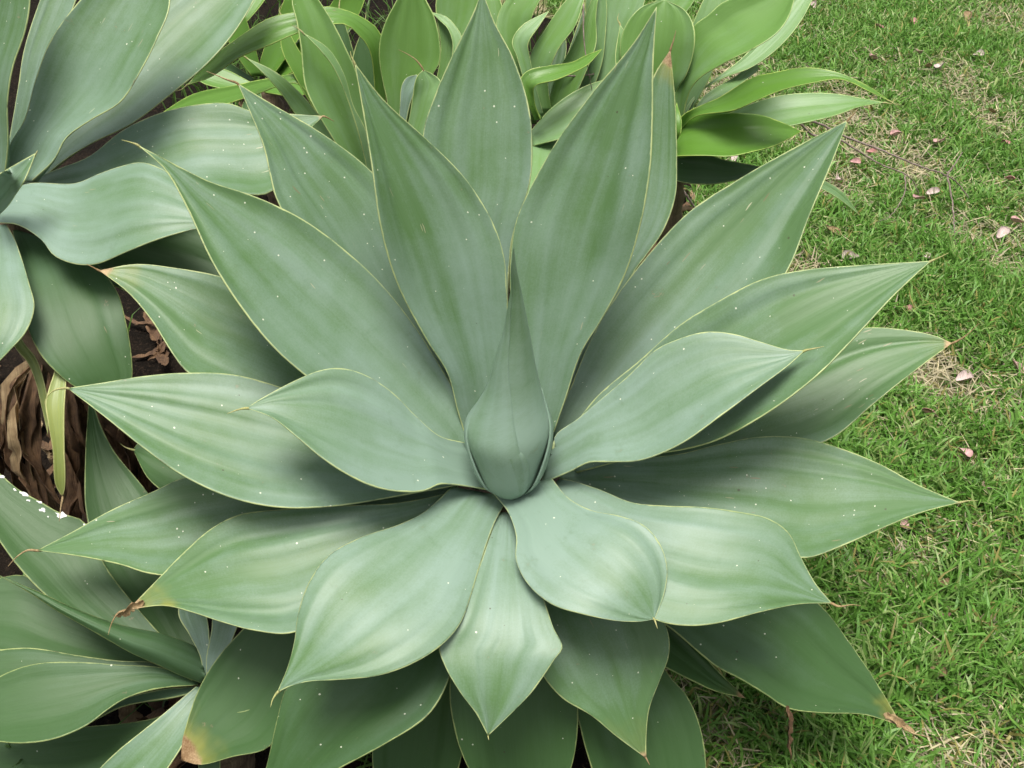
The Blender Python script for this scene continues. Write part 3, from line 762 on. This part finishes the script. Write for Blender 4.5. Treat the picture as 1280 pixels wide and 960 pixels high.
# dead leaves still hanging under the rosettes
def skirt(p, centre, n, r0, z0, seed, wid=0.022, az=None, ln=(.18, .34)):
    R = random.Random(seed)
    for i in range(n):
        an = R.uniform(*az) if az else R.uniform(0, 2*math.pi)
        l_ = R.uniform(*ln); zt = z0*R.uniform(.75, 1.0)
        d = np.array([math.cos(an), math.sin(an), 0]); c = np.array([centre[0], centre[1], 0])
        P = [c+d*r0*0.5+np.array([0, 0, zt]), c+d*(r0+.04)+np.array([0, 0, zt-.02]),
             c+d*(r0+.07+R.uniform(0, .04))+np.array([R.uniform(-.02, .02), 0, zt-.45*l_]), c+d*(r0+.05+R.uniform(0, .09))+np.array([R.uniform(-.05, .05), R.uniform(-.03, .03), max(.022, zt-l_)])]
        vv, ff = ribbon(spline(P, 16), wid*R.uniform(.5, 1.1), d*0.8+np.array([0, 0, .3]), R.uniform(.3, .9), R.uniform(-2.2, 2.2))
        link('dead_leaf', mesh('dead_leaf', local(p, vv), ff), M['dry' if R.random() < .88 else 'straw'], p)
skirt(C, C_C, 20, .05, .40, 3, .02, (-2.6, -.5))
skirt(A, A_C, 16, .06, .33, 4, .026)
skirt(B, B_C, 5, .04, .13, 5, .018, (2.4, 4.6), (.06, .1))
skirt(D, D_C, 8, .05, .3, 6, .02)
skirt(E, E_C, 8, .05, .3, 8, .02)
skirt(Fp, F_C, 8, .05, .3, 9, .02)
skirt(G, G_C, 6, .05, .25, 10, .02)
# torn brown strip below the lawn-side leaf
zz = GRIDS['A21'][30, 20]; t21 = np.linalg.norm(zz-CAM)
vv, ff = ribbon(spline([at_dist(984, 882, t21+.0), at_dist(987, 900, t21+.012), at_dist(985, 925, t21+.03), at_dist(989, 955, t21+.05)], 14), .0042, np.array([0, -.8, .5]), .7, 1.5)
link('dry_strip', mesh('dry_strip', local(A, vv), ff), M['dry'], A)
# frayed dry tips of two old leaves
for nm, off, w_ in (('A14', (-14, 8), .0055), ('A21', (14, 12), .007)):
    Gd = GRIDS[nm]; mid = Gd.shape[1]//2
    e0, e1 = Gd[-4, mid], Gd[-1, mid]; tn_ = np.linalg.norm(e1-CAM)
    v1 = CAM-e1; v1 = v1/np.linalg.norm(v1)*.003
    d1 = unit(e1-Gd[-6, mid])
    vv, ff = ribbon(spline([e0+v1, e1+v1*.6, e1+d1*.012, e1+d1*.026], 14), w_, v1/np.linalg.norm(v1), .6, 1.2)
    link('dry_tip', mesh('dry_tip', local(A, vv), ff), M['spine'], A)
# white crusts on the rim of the small agave's upper leaf
GB = GRIDS['B2']; vv, ff = [], []
R_ = random.Random(2)
for j, q, sz in ((25, 17, .010), (27, 15, .007), (22, 17, .004), (30, 17, .008), (31, 16, .004), (20, 17, .003), (28, 17, .005), (33, 17, .006), (26, 14, .003), (29, 15, .004)):
    c0 = GB[j, q]; tx = unit(GB[j+1, q]-GB[j-1, q]); ty = unit(GB[j, q]-GB[j, q-1]); nz = unit(np.cross(tx, ty)); nz = nz if nz@(CAM-c0) > 0 else -nz
    b0 = len(vv); vv.append(c0+nz*.0018)
    for k in range(10):
        w = k/10*6.283; r_ = sz*(.35+.75*R_.random()); vv.append(c0+tx*r_*1.0*math.cos(w)+ty*r_*(.25+.45*R_.random())*math.sin(w)+nz*.0008)
    for k in range(10): ff.append((b0, b0+1+k, b0+1+(k+1) % 10))
k_ = NT('white_crust'); k_.b.inputs['Base Color'].default_value = (.7, .72, .66, 1); k_.b.inputs['Roughness'].default_value = .9
link('white_crust', mesh('white_crust', local(B, vv), ff), k_.m, B)

# loose litter on the soil
def litter(px, py, n, spread, seed, where):
    R = random.Random(seed); c = on_z(px, py, .025)
    for i in range(n):
        x, y = c[0]+R.gauss(0, spread), c[1]+R.gauss(0, spread)
        if not in_bed(np.array([x]), np.array([y]))[0]: continue
        an = R.uniform(0, 6.28); l_ = R.uniform(.06, .17); d = np.array([math.cos(an), math.sin(an), 0])
        z0 = .026
        P = [np.array([x, y, z0])+d*l_*(t-.5)+np.array([0, 0, h]) for t, h in ((0, .004+R.random()*.02), (.35, .012*R.random()+.004), (.7, .004), (1, R.random()*.03))]
        vv, ff = ribbon(spline(P, 12), R.uniform(.006, .018), np.array([0, 0, 1.0]), R.uniform(.3, 1), R.uniform(-1.5, 1.5))
        vv = np.array(vv)
        vv[:, 2] += .0225 - vv[:, 2].min() + R.random()*.012
        st_ = R.random() < .3
        o = link('dry_leaf', mesh('dry_leaf', vv - np.array([x, y, 0]), ff), M['straw' if st_ else 'dry'])
        o.location = (x, y, 0)
        tag(o, ('long ' if l_ > .115 else 'short ')+('straw-coloured' if st_ else 'brown')+' dry leaf '+where, 'dry leaf', 'dry leaf litter on the soil')
litter(185, 410, 16, .09, 1, 'beneath the brown-tipped left leaf of the big rosette')
litter(25, 520, 14, .10, 2, 'in the brown heap under the broad agave')
litter(185, 890, 10, .06, 3, "beside the small agave's stem")
litter(60, 600, 8, .08, 4, 'between the brown heap and the small agave')
litter(500, 900, 8, .10, 5, 'in the shade below the big rosette')
litter(330, 120, 8, .2, 6, 'among the green leaves behind')
litter(848, 250, 8, .07, 7, 'at the lawn edge under the arched leaves')

# dead twigs
def twig(label, stems, r0=.0022):
    """stems: list of (pixel path, heights at both ends); the first is the main stick"""
    P3 = []
    for path, z0, z1 in stems:
        pp = pts(path); n = len(pp)
        P3.append(np.array([on_z(*q, z0+(z1-z0)*i/(n-1)) for i, q in enumerate(pp)]))
    root = P3[0][-1].copy(); root[2] = 0
    for i, P in enumerate(P3):
        S = spline(P, 6*len(P)); S += np.array([[.0025*mnoise.noise((j*.7, i, k*9.)) for k in range(3)] for j in range(len(S))])
        r = (r0 if i == 0 else r0*.6)
        vv, ff = tube(S, np.interp(np.arange(len(S)), [0, len(S)-1], [r, r*.35]), 7)
        if i == 0:
            o = link('dead_twig', mesh('dead_twig', np.array(vv)-root, ff), M['twig']); o.location = root
            tag(o, label, 'twig')
        else:
            link('side_twig', mesh('side_twig', np.array(vv)-root, ff), M['twig'], o)
twig('long thin dead twig with forked end lying over the grass', [('935,152 985,153 1010,151 1030,157 1060,172 1100,187 1150,208 1183,219 1200,232 1211,248', .34, .075),
     ('1183,219 1193,206 1203,190', .10, .14), ('1184,219 1190,250 1194,305', .10, .03)], .0042)
twig('curved dead twig hooked at its end beside the long forked one', [('950,150 1000,155 1015,168 1050,175 1075,190 1100,205 1130,217 1142,227 1149,243', .33, .09), ('1131,217 1131,240 1110,272 1095,278', .09, .05)], .0034)
twig('short dark dead twig tangled among the pale back leaves', [('655,42 660,70 680,88 715,95 745,92 762,82', .5, .46), ('729,5 730,50 736,92 742,122', .62, .44), ('742,92 756,45 773,66', .47, .5)], .003)
twig('thin bare stick leaning under the green leaves by the lawn', [('852,236 862,250 870,262 880,272', .12, .02), ('850,262 862,252 868,240', .03, .08)], .004)

# fallen petals
def petal_mesh(seed):
    R = random.Random(seed); V, Fc = [], []
    nr, na = 4, 14
    a_, b_, cup = R.uniform(.013, .018), R.uniform(.008, .012), R.uniform(.3, .8)
    for i in range(nr+1):
        for k in range(na):
            w = 2*math.pi*k/na; r = i/nr
            x = a_*r*math.cos(w)*(1+.12*math.cos(w)); y = b_*r*math.sin(w)*(1-.25*math.cos(w))
            V.append((x, y, cup*.012*r*r*(1+.4*math.sin(2*w+seed))+.001*mnoise.noise((x*200, y*200, seed))))
    for i in range(nr):
        for k in range(na):
            Fc.append((i*na+k, i*na+(k+1) % na, (i+1)*na+(k+1) % na, (i+1)*na+k))
    nb = len(V); V += [(x, y, z-.0007) for x, y, z in V]
    Fc += [tuple(nb+q for q in f[::-1]) for f in Fc[:]]
    for k in range(na): q = nr*na; Fc.append((q+k, nb+q+k, nb+q+(k+1) % na, q+(k+1) % na))
    return V, Fc
PM = {}
for mk in ('petal_pink', 'petal_pale', 'petal_rose', 'straw'):
    for i in range(3):
        v_, f_2 = petal_mesh(i+hash(mk) % 1 + len(mk))
        me = mesh('fallen_petal', v_, f_2); me.materials.append(M[mk]); PM[mk, i] = me
PL = {'petal_pink': 'pale pink fallen petal lying on the lawn grass', 'petal_pale': 'whitish fallen petal lying on the lawn grass', 'petal_rose': 'dull rose-red fallen petal lying on the lawn grass', 'straw': 'curled tan dead leaf scrap lying on the lawn grass'}
spots = {'petal_pale': '1017,7 1224,69 1175,84 1155,322 1166,242 1252,291 1207,474 1046,225 920,199 1246,799 1062,322',
         'petal_pink': '1149,66 1090,73 1119,169 1147,249 1070,204 1205,568 1235,613 1269,277 1128,655 1235,776 1271,461 1175,178',
         'petal_rose': '1141,28 1098,34 1263,225 1134,388 1256,180 1162,519 1089,191 1182,765 1120,362',
         'straw': '1175,820 1173,844 1160,84 1178,735 1210,20 1040,290 1240,140 1075,600 1010,800'}
NEAR = {(1119, 169): 'beside the long forked twig', (1089, 191): 'under the long forked twig', (1070, 204): 'inside the curve of the hooked twig', (1147, 249): 'just past the hooked end of the curved twig',
        (1166, 242): 'between the ends of the two dead twigs', (1128, 655): 'beside the broad right-hand leaf of the big rosette', (1155, 322): 'right behind the long pointed leaf tip', (1134, 388): 'between two pointed right-hand leaf tips',
        (1017, 7): 'beside the outermost leaf of the light green agave', (920, 199): 'under the dark leaf of the light green agave', (1207, 474): 'on bare straw by a brown-tipped leaf', (1205, 568): 'on the grass beyond the broad right-hand leaf tip',
        (1175, 178): 'on the grass above the forked twig end', (1046, 225): 'beside the narrow drooping leaf at the lawn edge', (1120, 362): 'under the long pointed leaf'}
HEAD = {'petal_pink': 'pale pink fallen petal ', 'petal_pale': 'whitish fallen petal ', 'petal_rose': 'dull rose-red fallen petal ', 'straw': 'curled tan dead leaf scrap '}
R_ = random.Random(11)
for mk, sp_ in spots.items():
    for q in pts(sp_):
        o = bpy.data.objects.new('fallen_petal' if mk != 'straw' else 'leaf_scrap', PM[mk, R_.randrange(3)]); col.objects.link(o)
        o.location = on_z(*q, .032)
        o.rotation_euler = (R_.uniform(-.5, .5), R_.uniform(-.5, .5), R_.uniform(0, 6.28))
        s_ = R_.uniform(.85, 1.4); o.scale = (s_, s_, s_)
        tag(o, HEAD[mk]+NEAR[int(q[0]), int(q[1])] if (int(q[0]), int(q[1])) in NEAR else PL[mk].replace('lying on the lawn grass', 'lying on open lawn grass away from the plants'), 'petal' if mk != 'straw' else 'dead leaf', 'fallen petals on the lawn' if mk != 'straw' else 'dead leaf scraps on the lawn')

# ------------------------------------------------------------------ lawn
def blade_material(name, rough, trans):
    k = NT(name)
    A_ = k.attr('tint')
    k.set(k.b.inputs['Base Color'], A_.outputs['Color'])
    k.b.inputs['Roughness'].default_value = rough
    k.b.inputs['Specular IOR Level'].default_value = .35
    tr = k.n.new('ShaderNodeBsdfTranslucent'); k.l.new(A_.outputs['Color'], tr.inputs['Color'])
    mx = k.n.new('ShaderNodeMixShader'); mx.inputs[0].default_value = trans
    k.l.new(k.b.outputs[0], mx.inputs[1]); k.l.new(tr.outputs[0], mx.inputs[2]); k.l.new(mx.outputs[0], k.out.inputs[0])
    return k.m
def blades(name, xy, length, width, lean, tint, mat, z0=0.0, droop=1.0):
    n = len(xy)
    az = rng.uniform(0, 2*math.pi, n); roll = rng.normal(0, .9, n)
    d = np.stack([np.cos(az), np.sin(az), np.zeros(n)], 1)
    sd_ = np.stack([-np.sin(az+roll), np.cos(az+roll), 0.25*rng.normal(0, 1, n)], 1)
    root = np.column_stack([xy, np.full(n, z0)])
    if np.ndim(z0): root[:, 2] = z0
    st = np.array([0, .38, .74, 1.0]); wd = np.array([.75, 1.0, .72, 0.0])
    V = np.zeros((n, 7, 3), np.float32)
    for i, s in enumerate(st):
        th = lean + droop*s*rng.uniform(.5, 1.3, n)*.55
        h = length*s*np.cos(np.clip(th, 0, 1.75)); o = length*s*np.sin(np.clip(th, 0, 1.75))
        P = root + d*o[:, None]; P[:, 2] += np.maximum(h, -.0)
        if i < 3:
            V[:, 2*i] = P - sd_*(width*wd[i]/2)[:, None]; V[:, 2*i+1] = P + sd_*(width*wd[i]/2)[:, None]
        else: V[:, 6] = P
    tri = np.array([[0, 1, 3], [0, 3, 2], [2, 3, 5], [2, 5, 4], [4, 5, 6]], np.int32)
    idx = (tri[None] + (np.arange(n)*7)[:, None, None]).reshape(-1)
    me = bpy.data.meshes.new(name)
    me.vertices.add(n*7); me.vertices.foreach_set('co', V.ravel())
    me.loops.add(len(idx)); me.loops.foreach_set('vertex_index', idx.astype(np.int32))
    nt_ = len(idx)//3
    me.polygons.add(nt_); me.polygons.foreach_set('loop_start', np.arange(0, nt_*3, 3, dtype=np.int32))
    me.polygons.foreach_set('use_smooth', np.ones(nt_, bool))
    me.update(calc_edges=True); me.validate()
    ca = me.color_attributes.new('tint', 'FLOAT_COLOR', 'POINT')
    c4 = np.ones((n, 7, 4), np.float32); c4[:, :, :3] = tint[:, None, :]
    ca.data.foreach_set('color', c4.ravel())
    return link(name, me, mat)

def fbm(x, y, f, o=0.0):
    return np.array([mnoise.fractal((a_*f+o, b_*f-o, o*.37), 0.6, 2.0, 3) for a_, b_ in zip(x, y)])
# patchiness on a coarse lattice, looked up per blade
NX, NY, X0, X1, Y0, Y1 = 160, 240, -1.2, 3.6, -1.3, 5.2
gx, gy = np.meshgrid(np.linspace(X0, X1, NX), np.linspace(Y0, Y1, NY))
PATCH = fbm(gx.ravel(), gy.ravel(), 2.6, 3.1).reshape(NY, NX)
PATCH2 = fbm(gx.ravel(), gy.ravel(), 9.0, 8.7).reshape(NY, NX)
def look(Pm, x, y):
    i = np.clip(((y-Y0)/(Y1-Y0)*(NY-1)).astype(int), 0, NY-1); j = np.clip(((x-X0)/(X1-X0)*(NX-1)).astype(int), 0, NX-1)
    return Pm[i, j]
def scatter(n, region):
    x = rng.uniform(region[0], region[1], n); y = rng.uniform(region[2], region[3], n)
    return x, y
gm = blade_material('grass_blade', .45, .3); sm_ = blade_material('straw_blade', .7, .15)
xs, ys = [], []
for n, rg in ((120000, (.05, 1.35, -.75, 1.3)), (110000, (.15, 2.2, 1.3, 3.0)), (60000, (.2, 3.2, 3.0, 5.0)), (25000, (1.35, 3.0, -.8, 1.3)), (12000, (-.9, .1, -1.2, -.35))):
    x, y = scatter(n, rg); xs.append(x); ys.append(y)
x = np.concatenate(xs); y = np.concatenate(ys)
dens = 0.86 + 0.8*look(PATCH, x, y) + 0.45*look(PATCH2, x, y) + np.clip((-y+.5)*.3, 0, .4)
keep = (~in_bed(x, y)) & (rng.uniform(0, 1, len(x)) < dens)
x, y, dk = x[keep], y[keep], dens[keep]
n = len(x)
near = np.clip((1.6-y)/2.2, 0, 1)
length = (.036+.034*rng.random(n))*(.75+.5*np.clip(dk, 0, 1.2))*(.8+.45*near)
width = (.0036+.0034*rng.random(n))
lean = np.abs(rng.normal(.45, .38, n))
g1, g2, g3 = np.array([.095, .240, .030]), np.array([.180, .345, .068]), np.array([.29, .40, .13])
t1 = rng.random(n)[:, None]; t2 = (rng.random(n) < .16)[:, None]
tint = g1*(1-t1)+g2*t1
tint = np.where(t2, g3, tint)*(.8+.4*rng.random(n))[:, None]
yel = (rng.random(n) < .05+.12*(dk < .6))[:, None]
tint = np.where(yel, np.array([.34, .31, .10])*(.7+.5*rng.random(n))[:, None], tint)
tag(blades('lawn_grass', np.column_stack([x, y]), length, width, lean, tint, gm), 'short green broad-bladed lawn grass', 'grass', kind='stuff')
# dead thatch
x, y = scatter(170000, (.05, 2.9, -.8, 4.6))
dens = .46 - .85*look(PATCH, x, y) - .5*look(PATCH2, x, y) - np.clip((.7-y)*.35, 0, .35)
keep = (~in_bed(x, y)) & (rng.uniform(0, 1, len(x)) < dens)
x, y = x[keep], y[keep]; n = len(x)
tint = (np.array([.46, .38, .21])*(1-rng.random(n))[:, None]*.6 + np.array([.60, .54, .36])*.5)*(.7+.5*rng.random(n))[:, None]
tag(blades('dry_thatch', np.column_stack([x, y]), .025+.04*rng.random(n), .0016+.002*rng.random(n), rng.uniform(.9, 1.5, n), tint, sm_, z0=.006+.02*rng.random(n), droop=.3), 'short dead straw-coloured grass clippings between the green blades', 'thatch', kind='stuff')
# stray grass growing up through the bed
P_ = []
for (px, py, k, sp_) in ((335, 100, 160, .16), (250, 120, 60, .14), (420, 40, 90, .2), (300, 60, 90, .2), (600, 60, 120, .25), (720, 150, 100, .15), (100, 800, 14, .05), (40, 930, 20, .06), (550, 930, 40, .10), (440, 940, 30, .08), (230, 880, 8, .03), (150, 380, 12, .08)):
    c = on_z(px, py, .02); P_.append(np.column_stack([rng.normal(c[0], sp_, k), rng.normal(c[1], sp_, k)]))
P_ = np.vstack(P_); n = len(P_)
tint = (g1*(1-rng.random(n))[:, None]*.5+g2*.3)
tag(blades('stray_grass', P_, .09+.12*rng.random(n), .003+.003*rng.random(n), np.abs(rng.normal(.2, .2, n)), tint, gm, z0=.015), 'long thin grass blades growing up between the agaves', 'grass', kind='stuff')
